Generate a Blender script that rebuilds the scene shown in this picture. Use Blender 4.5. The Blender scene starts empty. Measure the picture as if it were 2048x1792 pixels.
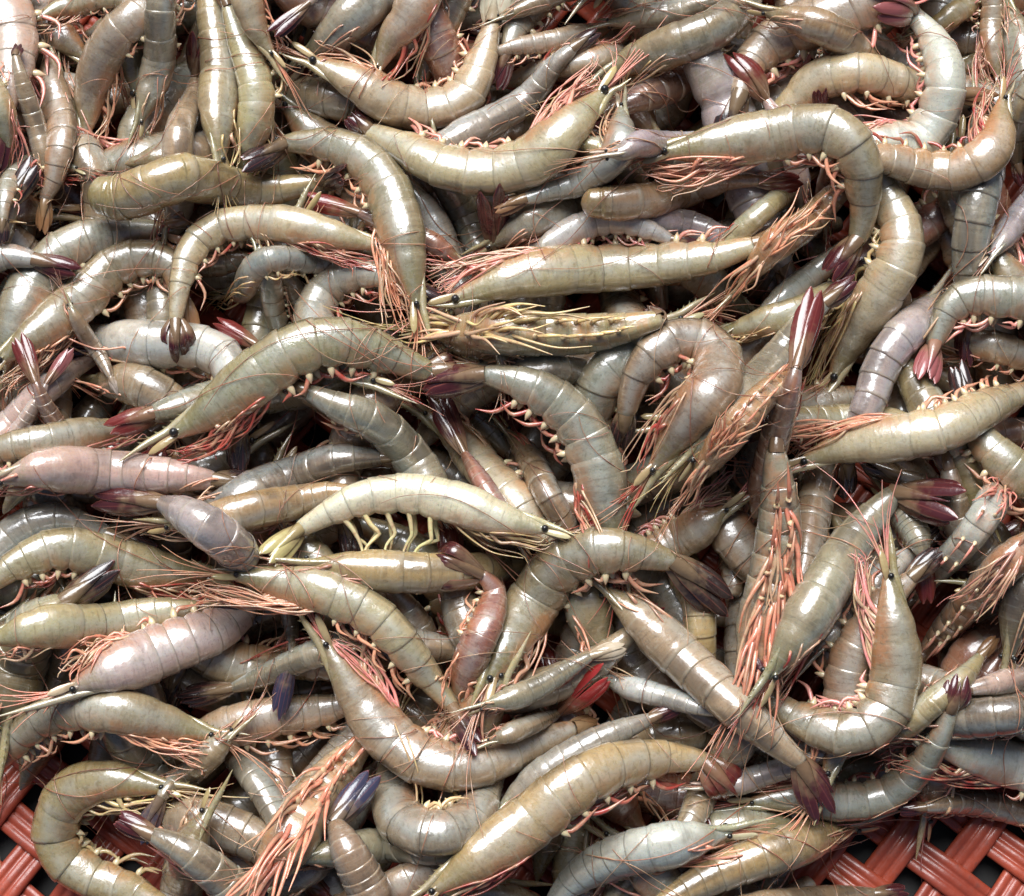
import bpy, math, random
import numpy as np
from mathutils import Vector, Matrix
R = math.radians
C = bpy.context.scene.collection
rnd = random.Random(7)

# ---------------------------------------------------------------- camera, light, exposure
U = 0.00025                      # metres per photo unit (photo laid out on 2048 x 1792 units)
ZREF = 170.0                     # height of the heap's upper layer, in units
TILT = R(9)
DIST = 4300.0
scene = bpy.context.scene
cam_d = bpy.data.cameras.new('camera'); cam = bpy.data.objects.new('camera', cam_d); C.objects.link(cam)
CAM = np.array([0.0, -DIST*math.sin(TILT), ZREF + DIST*math.cos(TILT)])
cam.location = CAM*U
cam.rotation_euler = (TILT, 0, 0)
cam_d.sensor_fit = 'HORIZONTAL'; cam_d.sensor_width = 36.0
cam_d.lens = 36.0*DIST/2048.0
cam_d.clip_start = 0.01; cam_d.clip_end = 50
scene.camera = cam

world = bpy.data.worlds.new('World'); scene.world = world; world.use_nodes = True
wn = world.node_tree
sky = wn.nodes.new('ShaderNodeTexSky'); sky.sky_type = 'NISHITA'; sky.sun_disc = False
SUN_ELEV, SUN_AZ = R(52), R(-12)     # azimuth measured from the top of the photo
sky.sun_elevation = SUN_ELEV; sky.sun_rotation = SUN_AZ
sky.air_density = 0.7; sky.dust_density = 4.0; sky.ozone_density = 1.0
bg = wn.nodes['Background']; bg.inputs['Strength'].default_value = 0.052
wn.links.new(sky.outputs[0], bg.inputs[0])
sun_d = bpy.data.lights.new('sun', 'SUN'); sun = bpy.data.objects.new('sun', sun_d); C.objects.link(sun)
sun_d.energy = 5.0; sun_d.angle = R(46); sun_d.color = (0.95, 0.975, 1.0)
sd = Vector((math.sin(SUN_AZ)*math.cos(SUN_ELEV), math.cos(SUN_AZ)*math.cos(SUN_ELEV), math.sin(SUN_ELEV)))
sun.rotation_euler = sd.to_track_quat('Z', 'Y').to_euler(); sun.location = sd*3
vs = scene.view_settings
vs.view_transform = 'Standard'; vs.look = 'None'; vs.gamma = 1; vs.exposure = 0.30
scene.cycles.max_bounces = 6

_c, _s = math.cos(TILT), math.sin(TILT)
def px(X, Y, z):
    """photo unit (X, Y) seen at height z -> world units (x, y)"""
    X = np.asarray(X, float); Y = np.asarray(Y, float)
    dx = (X-1024.0)/DIST; dy = -(Y-896.0)/DIST; dz = -1.0
    wx = dx; wy = dy*_c - dz*_s; wz = dy*_s + dz*_c
    k = (z-CAM[2])/wz
    return CAM[0]+wx*k, CAM[1]+wy*k

# ---------------------------------------------------------------- materials
def mat(name):
    m = bpy.data.materials.new(name); m.use_nodes = True
    return m, m.node_tree, m.node_tree.nodes['Principled BSDF']
def N(nt, t, **kw):
    n = nt.nodes.new(t)
    for k, v in kw.items(): setattr(n, k, v)
    return n
def mixc(nt, f, a, b, mode='MIX'):
    n = nt.nodes.new('ShaderNodeMix'); n.data_type = 'RGBA'; n.blend_type = mode
    for sock, v in ((n.inputs[0], f), (n.inputs[6], a), (n.inputs[7], b)):
        if hasattr(v, 'links'): nt.links.new(v, sock)
        else: sock.default_value = v if isinstance(v, float) else (*v, 1)
    return n.outputs[2]
def math_n(nt, op, a, b=None, clamp=False):
    n = nt.nodes.new('ShaderNodeMath'); n.operation = op; n.use_clamp = clamp
    for i, v in enumerate((a, b)):
        if v is None: continue
        if hasattr(v, 'links'): nt.links.new(v, n.inputs[i])
        else: n.inputs[i].default_value = v
    return n.outputs[0]
def ramp(nt, fac, stops):
    n = nt.nodes.new('ShaderNodeMapRange'); n.interpolation_type = 'SMOOTHSTEP'
    nt.links.new(fac, n.inputs[0])
    n.inputs[1].default_value, n.inputs[2].default_value, n.inputs[3].default_value, n.inputs[4].default_value = stops
    return n.outputs[0]
def noise(nt, vec, scale, detail=2.0, w=None, rough=0.5, dist=0.0):
    n = nt.nodes.new('ShaderNodeTexNoise')
    if w is not None: n.noise_dimensions = '4D'; nt.links.new(w, n.inputs['W'])
    nt.links.new(vec, n.inputs['Vector'])
    n.inputs['Scale'].default_value = scale; n.inputs['Detail'].default_value = detail
    n.inputs['Roughness'].default_value = rough; n.inputs['Distortion'].default_value = dist
    return n.outputs[0]
def common(nt):
    tc = N(nt, 'ShaderNodeTexCoord').outputs['Object']
    oi = N(nt, 'ShaderNodeObjectInfo')
    w = math_n(nt, 'MULTIPLY', oi.outputs['Alpha'], 40.0)
    at = N(nt, 'ShaderNodeAttribute', attribute_name='pat'); sx = N(nt, 'ShaderNodeSeparateXYZ')
    nt.links.new(at.outputs['Vector'], sx.inputs[0])
    return tc, oi, w, sx.outputs

def make_shell():
    m, nt, b = mat('wet_shrimp_shell')
    tc, oi, w, (al, ve, ed) = common(nt)
    tint = oi.outputs['Color']
    n1 = noise(nt, tc, 45, 3, w); n2 = noise(nt, tc, 110, 3, w, 0.6); n3 = noise(nt, tc, 1100, 2, w, 0.7)
    n4 = noise(nt, tc, 300, 3, w, 0.65, 0.5)
    cool = mixc(nt, 0.55, tint, (0.27, 0.31, 0.30))
    lum = N(nt, 'ShaderNodeHueSaturation'); nt.links.new(tint, lum.inputs['Color'])
    nt.links.new(math_n(nt, 'ADD', math_n(nt, 'MULTIPLY', oi.outputs['Random'], 0.24), 0.86), lum.inputs['Value'])
    col = mixc(nt, ramp(nt, n1, (0.46, 0.68, 0.0, 0.6)), lum.outputs[0], cool)
    # pale flesh shows through the flank, the back stays golden
    fl1 = math_n(nt, 'MULTIPLY', ramp(nt, ve, (0.12, 0.36, 0.0, 1.0)), ramp(nt, ve, (0.74, 0.52, 0.0, 1.0)))
    col = mixc(nt, math_n(nt, 'MULTIPLY', fl1, ramp(nt, n2, (0.36, 0.62, 0.15, 0.62))), col, mixc(nt, 0.6, tint, (0.45, 0.52, 0.50)))
    bk = math_n(nt, 'MULTIPLY', ramp(nt, ve, (0.30, 0.06, 0.0, 1.0)), ramp(nt, n1, (0.35, 0.6, 0.25, 0.75)))
    col = mixc(nt, bk, col, mixc(nt, 0.5, tint, (0.33, 0.20, 0.08)))
    warm = mixc(nt, 0.66, tint, (0.50, 0.19, 0.055))
    vfac = math_n(nt, 'MULTIPLY', ramp(nt, ve, (0.30, 0.95, 0.08, 0.9)), ramp(nt, n2, (0.36, 0.66, 0.15, 1.0)))
    col = mixc(nt, vfac, col, warm)
    # organs showing through the carapace (along < 0.36)
    org = math_n(nt, 'MULTIPLY', ramp(nt, al, (0.36, 0.30, 0.0, 1.0)), ramp(nt, n2, (0.5, 0.72, 0.0, 0.6)))
    col = mixc(nt, org, col, mixc(nt, 0.7, tint, (0.10, 0.065, 0.015)))
    hd_ = math_n(nt, 'MULTIPLY', ramp(nt, al, (0.16, 0.06, 0.0, 1.0)), ramp(nt, n4, (0.4, 0.6, 0.25, 0.95)))
    col = mixc(nt, hd_, col, mixc(nt, 0.65, tint, (0.17, 0.14, 0.035)))
    gill = math_n(nt, 'MULTIPLY', math_n(nt, 'MULTIPLY', ramp(nt, ve, (0.52, 0.80, 0.0, 1.0)), ramp(nt, al, (0.36, 0.28, 0.0, 1.0))), ramp(nt, n2, (0.35, 0.55, 0.3, 0.85)))
    col = mixc(nt, gill, col, mixc(nt, 0.75, tint, (0.40, 0.15, 0.05)))
    # lighter blotches, mottling
    col = mixc(nt, ramp(nt, n4, (0.52, 0.78, 0.0, 0.55)), col, mixc(nt, 0.5, tint, (0.54, 0.51, 0.42)))
    col = mixc(nt, ramp(nt, n4, (0.48, 0.27, 0.0, 0.65)), col, mixc(nt, 0.55, tint, (0.07, 0.052, 0.03)))
    # muscle striations running round the body under the clear shell
    cv = N(nt, 'ShaderNodeCombineXYZ')
    nt.links.new(math_n(nt, 'MULTIPLY', al, 95.0), cv.inputs[0]); nt.links.new(math_n(nt, 'MULTIPLY', ve, 2.6), cv.inputs[1]); nt.links.new(w, cv.inputs[2])
    ns_ = noise(nt, cv.outputs[0], 1.0, 3, None, 0.6, 0.4)
    col = mixc(nt, ramp(nt, ns_, (0.52, 0.72, 0.0, 0.6)), col, mixc(nt, 0.5, tint, (0.46, 0.42, 0.32)))
    col = mixc(nt, ramp(nt, ns_, (0.47, 0.27, 0.0, 0.6)), col, mixc(nt, 0.6, tint, (0.09, 0.055, 0.03)))
    # dark gut line seen through the back
    gut = math_n(nt, 'MULTIPLY', math_n(nt, 'MULTIPLY', ramp(nt, ve, (0.085, 0.03, 0.0, 1.0)), ramp(nt, al, (0.30, 0.40, 0.0, 1.0))), ramp(nt, n1, (0.42, 0.55, 0.0, 0.6)))
    col = mixc(nt, gut, col, mixc(nt, 0.8, tint, (0.03, 0.022, 0.015)))
    # fine dark pigment specks
    col = mixc(nt, ramp(nt, n3, (0.60, 0.70, 0.0, 0.55)), col, mixc(nt, 0.75, tint, (0.04, 0.035, 0.03)))
    # pale hinge band and thin brown margin behind each shell plate
    col = mixc(nt, math_n(nt, 'MULTIPLY', ramp(nt, ed, (0.35, 0.75, 0.0, 0.40)), ramp(nt, n2, (0.40, 0.62, 0.1, 1.0))), col, (0.40, 0.35, 0.26))
    col = mixc(nt, math_n(nt, 'MULTIPLY', ramp(nt, ed, (0.86, 0.97, 0.0, 0.28)), ramp(nt, n2, (0.60, 0.40, 0.15, 1.0))), col, mixc(nt, 0.7, tint, (0.13, 0.07, 0.035)))
    nt.links.new(col, b.inputs['Base Color'])
    nt.links.new(ramp(nt, n2, (0.3, 0.7, 0.20, 0.42)), b.inputs['Roughness'])
    b.inputs['IOR'].default_value = 1.5
    b.inputs['Specular IOR Level'].default_value = 1.0
    b.inputs['Subsurface Weight'].default_value = 0.45
    b.inputs['Subsurface Radius'].default_value = (1.0, 0.55, 0.28)
    b.inputs['Subsurface Scale'].default_value = 0.004
    nt.links.new(ramp(nt, n2, (0.36, 0.60, 0.45, 1.0)), b.inputs['Coat Weight'])
    b.inputs['Coat Roughness'].default_value = 0.10
    b.inputs['Coat IOR'].default_value = 1.6
    bp = N(nt, 'ShaderNodeBump'); bp.inputs['Strength'].default_value = 0.5; bp.inputs['Distance'].default_value = 0.0009
    h = math_n(nt, 'ADD', math_n(nt, 'MULTIPLY', n4, 0.55), math_n(nt, 'MULTIPLY', n2, 0.7))
    nt.links.new(h, bp.inputs['Height'])
    nt.links.new(bp.outputs[0], b.inputs['Normal']); bp2 = N(nt, 'ShaderNodeBump'); bp2.inputs['Strength'].default_value = 0.5; bp2.inputs['Distance'].default_value = 0.0009
    nt.links.new(math_n(nt, 'ADD', math_n(nt, 'MULTIPLY', n2, 0.8), math_n(nt, 'MULTIPLY', n4, 0.16)), bp2.inputs['Height']); nt.links.new(bp2.outputs[0], b.inputs['Coat Normal'])
    return m
def make_limb():
    m, nt, b = mat('shrimp_limb')
    tc, oi, w, (al, ve, ed) = common(nt)
    n1 = noise(nt, tc, 160, 2, w)
    col = mixc(nt, ramp(nt, n1, (0.35, 0.7, 0.0, 0.7)), oi.outputs['Color'], (0.50, 0.33, 0.20))
    col = mixc(nt, ramp(nt, noise(nt, tc, 420, 2, w), (0.5, 0.75, 0.0, 0.5)), col, (0.26, 0.06, 0.04))
    # al = 1 on the pale bulbous base of a swimmeret
    col = mixc(nt, al, col, (0.66, 0.54, 0.33))
    nt.links.new(col, b.inputs['Base Color'])
    b.inputs['Roughness'].default_value = 0.28; b.inputs['Coat Weight'].default_value = 0.6; b.inputs['Coat Roughness'].default_value = 0.12
    b.inputs['Subsurface Weight'].default_value = 0.2; b.inputs['Subsurface Scale'].default_value = 0.002
    return m
def make_fan():
    m, nt, b = mat('shrimp_tail_blade')
    tc, oi, w, (al, ve, ed) = common(nt)
    n1 = noise(nt, tc, 200, 3, w)
    base = mixc(nt, 0.35, (0.24, 0.16, 0.085), oi.outputs['Color'])
    t = math_n(nt, 'ADD', al, math_n(nt, 'MULTIPLY', math_n(nt, 'SUBTRACT', n1, 0.5), 0.9))
    col = mixc(nt, ramp(nt, t, (0.18, 0.62, 0.0, 1.0)), base, oi.outputs['Color'])
    rim = mixc(nt, 0.62, oi.outputs['Color'], (0.34, 0.10, 0.075))
    col = mixc(nt, ramp(nt, ed, (0.80, 0.98, 0.0, 0.7)), col, rim)
    col = mixc(nt, ramp(nt, ve, (0.75, 1.0, 0.0, 0.35)), col, rim)      # mid rib
    nt.links.new(col, b.inputs['Base Color'])
    b.inputs['Roughness'].default_value = 0.25; b.inputs['Coat Weight'].default_value = 0.8; b.inputs['Coat Roughness'].default_value = 0.1
    bp = N(nt, 'ShaderNodeBump'); bp.inputs['Strength'].default_value = 0.4; bp.inputs['Distance'].default_value = 0.0006
    nt.links.new(noise(nt, tc, 500, 2, w), bp.inputs['Height']); nt.links.new(bp.outputs[0], b.inputs['Normal'])
    return m
def simple(name, col, rough=0.3, coat=0.0):
    m, nt, b = mat(name); tc = N(nt, 'ShaderNodeTexCoord').outputs['Object']
    c = mixc(nt, ramp(nt, noise(nt, tc, 70, 4), (0.35, 0.7, 0.0, 1.0)), col, tuple(x*0.7 for x in col))
    nt.links.new(c, b.inputs['Base Color']); b.inputs['Roughness'].default_value = rough; b.inputs['Coat Weight'].default_value = coat
    return m
SHELL, LIMB, FAN = make_shell(), make_limb(), make_fan()
EYE = simple('shrimp_eye_black', (0.016, 0.015, 0.014), 0.3, 0.2)
def make_plastic():
    m, nt, b = mat('wet_red_plastic'); tc = N(nt, 'ShaderNodeTexCoord').outputs['Object']
    n1 = noise(nt, tc, 30, 4); n2 = noise(nt, tc, 260, 3)
    c = mixc(nt, ramp(nt, n1, (0.3, 0.7, 0.0, 1.0)), (0.43, 0.076, 0.036), (0.27, 0.048, 0.026))
    c = mixc(nt, ramp(nt, n2, (0.55, 0.75, 0.0, 0.5)), c, (0.16, 0.05, 0.035))
    nt.links.new(c, b.inputs['Base Color'])
    nt.links.new(ramp(nt, n2, (0.3, 0.7, 0.30, 0.55)), b.inputs['Roughness'])
    b.inputs['Coat Weight'].default_value = 0.3; b.inputs['Coat Roughness'].default_value = 0.12
    bp = N(nt, 'ShaderNodeBump'); bp.inputs['Strength'].default_value = 0.35; bp.inputs['Distance'].default_value = 0.0008
    nt.links.new(n2, bp.inputs['Height']); nt.links.new(bp.outputs[0], b.inputs['Normal'])
    return m
PLASTIC = make_plastic()
GROUND = simple('dark_wet_ground', (0.014, 0.012, 0.011), 0.6)

# ---------------------------------------------------------------- fast mesh building (all arrays in units)
MERGE = None
def mesh_obj(name, v, f, material, pat=None, parent=None, origin=(0, 0, 0), color=(1, 1, 1, 1), smooth=True):
    if MERGE is not None:
        if name in ('carapace', 'abdomen_segment'): MERGE.append((np.asarray(v), np.asarray(f), np.asarray(pat)))
        return None
    v = (np.asarray(v, float)-np.asarray(origin))*U
    f = np.asarray(f, np.int32)
    me = bpy.data.meshes.new(name)
    nf, k = f.shape
    me.vertices.add(len(v)); me.vertices.foreach_set('co', v.astype(np.float32).ravel())
    me.loops.add(nf*k); me.loops.foreach_set('vertex_index', f.ravel())
    me.polygons.add(nf); me.polygons.foreach_set('loop_start', np.arange(0, nf*k, k, dtype=np.int32))
    if smooth: me.polygons.foreach_set('use_smooth', np.ones(nf, bool))
    if pat is not None:
        a = me.attributes.new('pat', 'FLOAT_VECTOR', 'POINT'); a.data.foreach_set('vector', np.asarray(pat, np.float32).ravel())
    me.update(calc_edges=True); me.validate()
    me.materials.append(material)
    o = bpy.data.objects.new(name, me); C.objects.link(o); o.color = color
    if parent is not None: o.parent = parent
    return o
def grid_faces(nr, nc, wrap=True):
    i = np.arange(nr-1)[:, None]; j = np.arange(nc if wrap else nc-1)[None, :]; j2 = (j+1) % nc
    return np.stack([i*nc+j, i*nc+j2, (i+1)*nc+j2, (i+1)*nc+j], -1).reshape(-1, 4)
def unit(a):
    return a/np.maximum(np.linalg.norm(a, axis=-1, keepdims=True), 1e-9)
def tube(P, rad, ns=6, flat=1.0, nrm=(0, 0, 1)):
    P = np.asarray(P, float); n = len(P); rad = np.broadcast_to(np.asarray(rad, float), (n,))
    T = unit(np.gradient(P, axis=0)); nn = np.broadcast_to(np.asarray(nrm, float), P.shape)
    S = np.cross(T, nn); bad = np.linalg.norm(S, axis=1) < 0.05; S[bad] = np.cross(T[bad], (1, 0.3, 0)); S = unit(S); B = np.cross(S, T)
    th = np.arange(ns)/ns*2*math.pi
    V = P[:, None]+rad[:, None, None]*(np.cos(th)[None, :, None]*S[:, None]+flat*np.sin(th)[None, :, None]*B[:, None])
    return V.reshape(-1, 3), grid_faces(n, ns)
def catmull(pts, n):
    P = np.asarray(pts, float)
    if len(P) == 2: P = np.array([P[0], (P[0]+P[1])/2, P[1]])
    E = np.vstack([2*P[0]-P[1], P, 2*P[-1]-P[-2]]); out = []
    for i in range(1, len(E)-2):
        t = np.linspace(0, 1, 24, endpoint=False)[:, None]
        a, b, c, d = E[i-1], E[i], E[i+1], E[i+2]
        out.append(0.5*((2*b)+(-a+c)*t+(2*a-5*b+4*c-d)*t*t+(-a+3*b-3*c+d)*t**3))
    Q = np.vstack(out+[E[-2][None]])
    s = np.concatenate([[0], np.cumsum(np.linalg.norm(np.diff(Q, axis=0), axis=1))])
    u = np.linspace(0, s[-1], n)
    return np.stack([np.interp(u, s, Q[:, k]) for k in range(Q.shape[1])], 1), s[-1]
def gsm(a, sig):
    n = len(a); i = np.arange(n); K = np.exp(-0.5*((i[:, None]-i[None])/sig)**2); K /= K.sum(1, keepdims=True)
    return K @ a

# ---------------------------------------------------------------- palette
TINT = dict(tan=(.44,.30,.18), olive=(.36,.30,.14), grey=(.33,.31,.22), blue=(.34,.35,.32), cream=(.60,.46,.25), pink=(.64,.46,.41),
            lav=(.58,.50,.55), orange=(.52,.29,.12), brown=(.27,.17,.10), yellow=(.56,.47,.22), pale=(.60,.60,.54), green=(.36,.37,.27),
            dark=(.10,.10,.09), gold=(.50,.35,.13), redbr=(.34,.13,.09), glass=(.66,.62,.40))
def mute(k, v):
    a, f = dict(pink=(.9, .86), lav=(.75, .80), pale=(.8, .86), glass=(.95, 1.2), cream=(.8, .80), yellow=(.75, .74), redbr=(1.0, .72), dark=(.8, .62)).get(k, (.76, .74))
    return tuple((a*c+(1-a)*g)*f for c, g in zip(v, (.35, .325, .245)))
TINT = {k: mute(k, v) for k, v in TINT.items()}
LIMBC = dict(p=(.74,.27,.22), o=(.70,.30,.18), y=(.58,.43,.19), r=(.36,.055,.04), c=(.74,.26,.16), d=(.22,.06,.045), t=(.52,.25,.16))
FANC = dict(m=(.055,.011,.013), d=(.025,.014,.014), r=(.13,.018,.015), b=(.035,.032,.058), t=(.24,.12,.055), y=(.48,.38,.17), s=(.26,.022,.020),
            p=(.27,.08,.08), w=(.42,.36,.28))

# ---------------------------------------------------------------- the shrimps of the photo
# (layer, width, belly, body tint, limb tint, fan (colour, tip x, tip y, spread) or None, path head -> tail, options, label)
S = []
def sh(layer, w, belly, tint, limb, fan, pts, label, **o): S.append([layer, w*1.08, belly, tint, limb, fan, pts, label, o])
# --- top left
sh(2.0,110,'E','pink','p',None,[(-25,-40),(25,50),(28,140),(0,240)],'pale pink shrimp cut off by the top left corner')
sh(1.6,45,'S','olive','o',None,[(80,38),(150,15),(290,5),(340,-12)],'slim olive shrimp head lying along the very top edge, orange legs below it')
sh(3.0,78,'E','tan','o',None,[(172,255),(185,180),(225,95),(275,35),(330,-25)],'glossy tan shrimp pointing head down near the top left, yellow beak at its lower end',rost=(138,332))
sh(3.4,62,'D','grey','t',None,[(282,235),(305,170),(328,100),(332,20),(328,-40)],'grey shrimp with speckled head pointing down beside the glossy tan shrimp')
sh(3.1,62,'D','tan','r',('m',405,62,34),[(335,430),(355,340),(376,250),(393,158)],'brown shrimp standing tail up with a forked maroon tail near the top',cf=.3)
sh(2.2,80,'D','olive','y',None,[(440,310),(436,220),(440,130),(430,50),(425,-20)],'broad olive shrimp behind the forked maroon tail')
sh(2.7,62,'E','cream','o',None,[(538,98),(508,45),(490,-25)],'cream shrimp entering at the top edge with orange belly')
sh(2.5,70,'E','yellow','y',None,[(498,290),(512,235),(512,175),(495,115),(478,70)],'yellowish shrimp pointing down with straw coloured legs along its lower half')
sh(2.3,62,'W','tan','p',None,[(96,142),(104,190),(122,255),(112,330),(100,370)],'tan shrimp head up by the left edge with pink legs on its left',eye=1)
sh(2.1,42,'D','tan','d',('m',38,88,16),[(90,330),(78,250),(66,165)],'dark maroon tail fan pointing up at the left under the pink corner shrimp')
sh(2.0,52,'E','yellow','p',None,[(20,320),(12,240),(-15,180)],'yellow bellied shrimp cut by the left edge with long pink legs')
sh(2.0,46,'c','grey','r',None,[(150,338),(90,326),(35,342),(10,395),(5,440)],'small grey shrimp curled round a dark red hollow by the left edge')
sh(1.7,72,'D','tan','t',None,[(165,300),(193,355),(200,420),(190,470)],'tan shrimp end on below the yellow beak, above the arched grey one')
sh(3.2,88,'S60','gold','o',('d',705,352,10),[(234,388),(300,385),(380,388),(470,385),(560,376),(645,362)],'straight banded golden shrimp lying flat across the upper left, pale rings on its shell',cf=.1,blunt=1)
sh(2.7,90,'c','grey','t',('t',380,452,6),[(10,730),(35,650),(70,565),(130,500),(220,470),(320,458)],'big grey green shrimp arching from the left edge below the banded golden one')
sh(3.0,86,'c','olive','o',None,[(25,722),(95,665),(165,600),(225,540),(290,518),(345,535),(365,600)],'olive shrimp arching under the big grey green one with orange legs at lower left',legs=1)
sh(3.3,70,'c','cream','r',('m',362,728,12),[(745,490),(640,464),(530,442),(440,452),(385,500),(362,570),(352,640)],'shrimp arched like a bridge with red legs beneath and maroon tail hanging down',legs=2)
sh(2.2,88,'S45','pale','o',None,[(222,682),(310,688),(390,690),(455,722),(470,785)],'broken pale grey shrimp body lying under the hanging maroon tail')
sh(2.0,52,'S','blue','y',None,[(478,562),(520,525),(590,520),(655,545)],'small bluish white shrimp beneath the row of red legs')
sh(1.8,46,'E','grey','t',None,[(540,560),(545,610),(560,665)],'short grey shrimp piece standing in the dark hollow left of the round curl')
sh(2.6,78,'c','grey','r',None,[(700,740),(650,700),(626,640),(655,580),(720,560),(775,570)],'grey shrimp curled like a letter C above the big central olive shrimp')
sh(3.4,42,'D','brown','r',('r',430,640,12),[(600,765),(550,715),(512,685)],'red tail tip lying across the broken pale shrimp body')
sh(3.8,40,'D','redbr','r',('r',34,662,12),[(105,830),(85,795),(72,765)],'bright red tail fan pointing up at the left edge, middle height')
sh(3.7,30,'D','pink','p',('p',146,692,8),[(50,840),(75,800),(92,768)],'narrow pink tail leaning right beside the bright red fan at the left')
sh(3.0,62,'D','pink','p',None,[(10,870),(60,815),(115,760)],'dull pink shrimp body below the red fan at the left edge')
sh(3.0,84,'N','blue','y',None,[(-30,540),(25,512),(70,520)],'bluish white shrimp poking in from the left edge beside the grey green arch')
sh(3.0,32,'D','tan','t',('w',238,790,4),[(178,680),(205,720),(222,755)],'thin pale tail tip pointing down in the gap left of the pale body')
# --- top middle
sh(5.0,86,'c','cream','o',('w',992,-25,20),[(640,128),(715,165),(785,205),(860,218),(930,190),(962,125),(984,50)],'cream shrimp bent like a U at the top centre, tail up at the edge',rost=(556,106),eye=1)
sh(5.1,96,'c','cream','p',('m',690,215,18),[(1195,200),(1140,255),(1070,318),(975,345),(880,332),(795,290),(735,252)],'large cream and orange shrimp curved like a smile, head at upper right',rost=(1262,158),legs=1,eye=1)
sh(4.0,90,'c','olive','o',('d',470,335,8),[(830,595),(815,525),(798,450),(775,375),(728,315),(665,288),(600,282),(568,290)],'olive shrimp hanging head down in the centre top, its tail bent away to the left',legs=2)
sh(3.95,44,'D','redbr','r',('r',598,392,14),[(810,460),(760,440),(718,425)],'flat dark red tail fan pointing left under the bent olive shrimp')
sh(5.3,44,'D','tan','t',('m',984,368,20),[(1000,640),(994,570),(990,512)],'brown striped tail fan standing straight up over the smiling cream shrimp',fl=1)
sh(5.5,92,'N','cream','p',None,[(925,590),(1000,562),(1090,545),(1200,538),(1320,530),(1420,518),(1505,498)],'long straight cream shrimp across the centre with pink legs along its top side',rost=(858,612),eye=1,legs=1)
sh(4.0,62,'c','blue','t',None,[(1240,225),(1237,300),(1195,347),(1120,378),(1050,405)],'translucent grey shrimp curving below the head of the smiling cream shrimp')
sh(3.5,66,'D','blue','r',None,[(915,280),(1000,235),(1070,190)],'blue grey shrimp back seen between the two curved cream shrimps')
sh(3.6,66,'S50','grey','o',None,[(1030,460),(1110,432),(1200,425),(1260,440)],'slate grey shrimp right of the striped upright tail')
sh(3.8,56,'S','pale','p',None,[(1095,505),(1180,462),(1250,450),(1325,468)],'pale shrimp with orange flecks just above the long straight one')
sh(3.7,56,'D','lav','t',None,[(1315,448),(1380,450),(1460,486)],'lavender grey shrimp piece above the right half of the long straight one')
sh(4.6,66,'S50','orange','r',('r',1615,362,8),[(1318,392),(1380,382),(1450,369),(1515,362)],'orange brown shrimp without visible head lying under the large arch, red tail to the right',cf=.1,blunt=1)
sh(2.0,84,'D','green','t',None,[(610,120),(690,52),(770,-10)],'greenish shrimp back in shadow at the top edge left of centre')
sh(2.6,86,'E','tan','r',None,[(765,140),(785,80),(825,35),(865,-30)],'tan shrimp slanting in from the top edge behind the U shaped one')
sh(3.9,36,'D','pink','r',('m',530,80,16),[(650,-30),(618,6)],'dark maroon tail fan at the top edge left of the greenish back')
sh(3.0,52,'D','grey','t',None,[(1225,48),(1300,30),(1400,10),(1510,-15)],'speckled grey shrimp head pointing left along the top edge',rost=(1110,78))
sh(2.9,46,'S','tan','o',None,[(1215,58),(1130,80),(1060,90),(990,105)],'thin tan shrimp with a bright streak right of the U shaped tail')
sh(4.5,78,'D','olive','y',None,[(1215,152),(1270,122),(1340,98),(1420,62),(1480,8),(1512,-40)],'olive green shrimp slanting down to the left from the top edge',rost=(1150,205))
sh(4.0,108,'c','tan','p',None,[(1775,-30),(1680,28),(1580,60),(1508,120),(1480,190)],'very broad dull tan shrimp arching in from the top edge right of centre')
sh(4.6,46,'D','pink','r',('r',1452,102,12),[(1580,300),(1556,245),(1532,200)],'red tail fan leaning left over the pale lavender lump')
sh(3.9,108,'D','lav','t',None,[(1405,120),(1438,180),(1460,240),(1475,310)],'lumpy lavender grey shrimp shell in the dark gap upper right of centre',blunt=1)
sh(4.2,52,'D','lav','t',None,[(1275,302),(1345,287),(1430,282)],'small pale shrimp back just above the beak of the large arch')
sh(6.0,96,'c','olive','o',('m',1645,572,12),[(1345,303),(1430,290),(1520,275),(1600,262),(1670,268),(1722,312),(1735,380),(1730,440),(1712,482)],'large olive shrimp arched over the upper right, maroon tail hanging down',rost=(1255,322),legs=1)
sh(5.0,84,'c','pale','p',('p',1735,0,18),[(1765,300),(1825,298),(1872,235),(1880,165),(1852,95),(1808,52)],'bluish white shrimp curved like a bracket at the upper right, cream dots along its belly',legs=1)
sh(5.2,78,'c','orange','r',None,[(2000,215),(1988,290),(1938,332),(1860,340),(1775,330)],'orange tan shrimp bent at a right angle in the upper right corner region',rost=(2030,160),legs=1)
sh(4.4,80,'S','cream','o',None,[(1590,205),(1640,165),(1705,162),(1780,176),(1840,185)],'cream and gold shrimp lying between the broad tan arch and the bracket shaped one')
sh(5.6,42,'D','redbr','r',('m',1640,172,14),[(1642,310),(1640,235)],'two dark red tail blades sticking up behind the top of the large arch')
sh(4.1,64,'D','orange','t',None,[(1620,55),(1690,92),(1750,140)],'orange brown shrimp back below the broad tan arch')
sh(3.9,52,'D','pale','t',None,[(1715,75),(1760,95),(1800,125)],'small white glossy shrimp back near the top right')
sh(4.5,46,'E','gold','o',None,[(1848,58),(1900,32),(1960,-12)],'golden shrimp head near the top right with orange legs right of it')
sh(5.3,46,'W','tan','p',None,[(2000,140),(1990,75),(1985,10),(1978,-40)],'slender shrimp hanging from the top edge near the right corner, coral legs',rost=(2014,215),legs=2)
sh(3.5,66,'D','grey','t',None,[(2015,10),(2040,100),(2052,190)],'grey shrimp cut by the right edge near the top corner')
sh(3.6,62,'D','olive','t',None,[(2075,160),(2038,240),(2030,330)],'olive shrimp cut by the right edge beside the right angle one')
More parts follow.
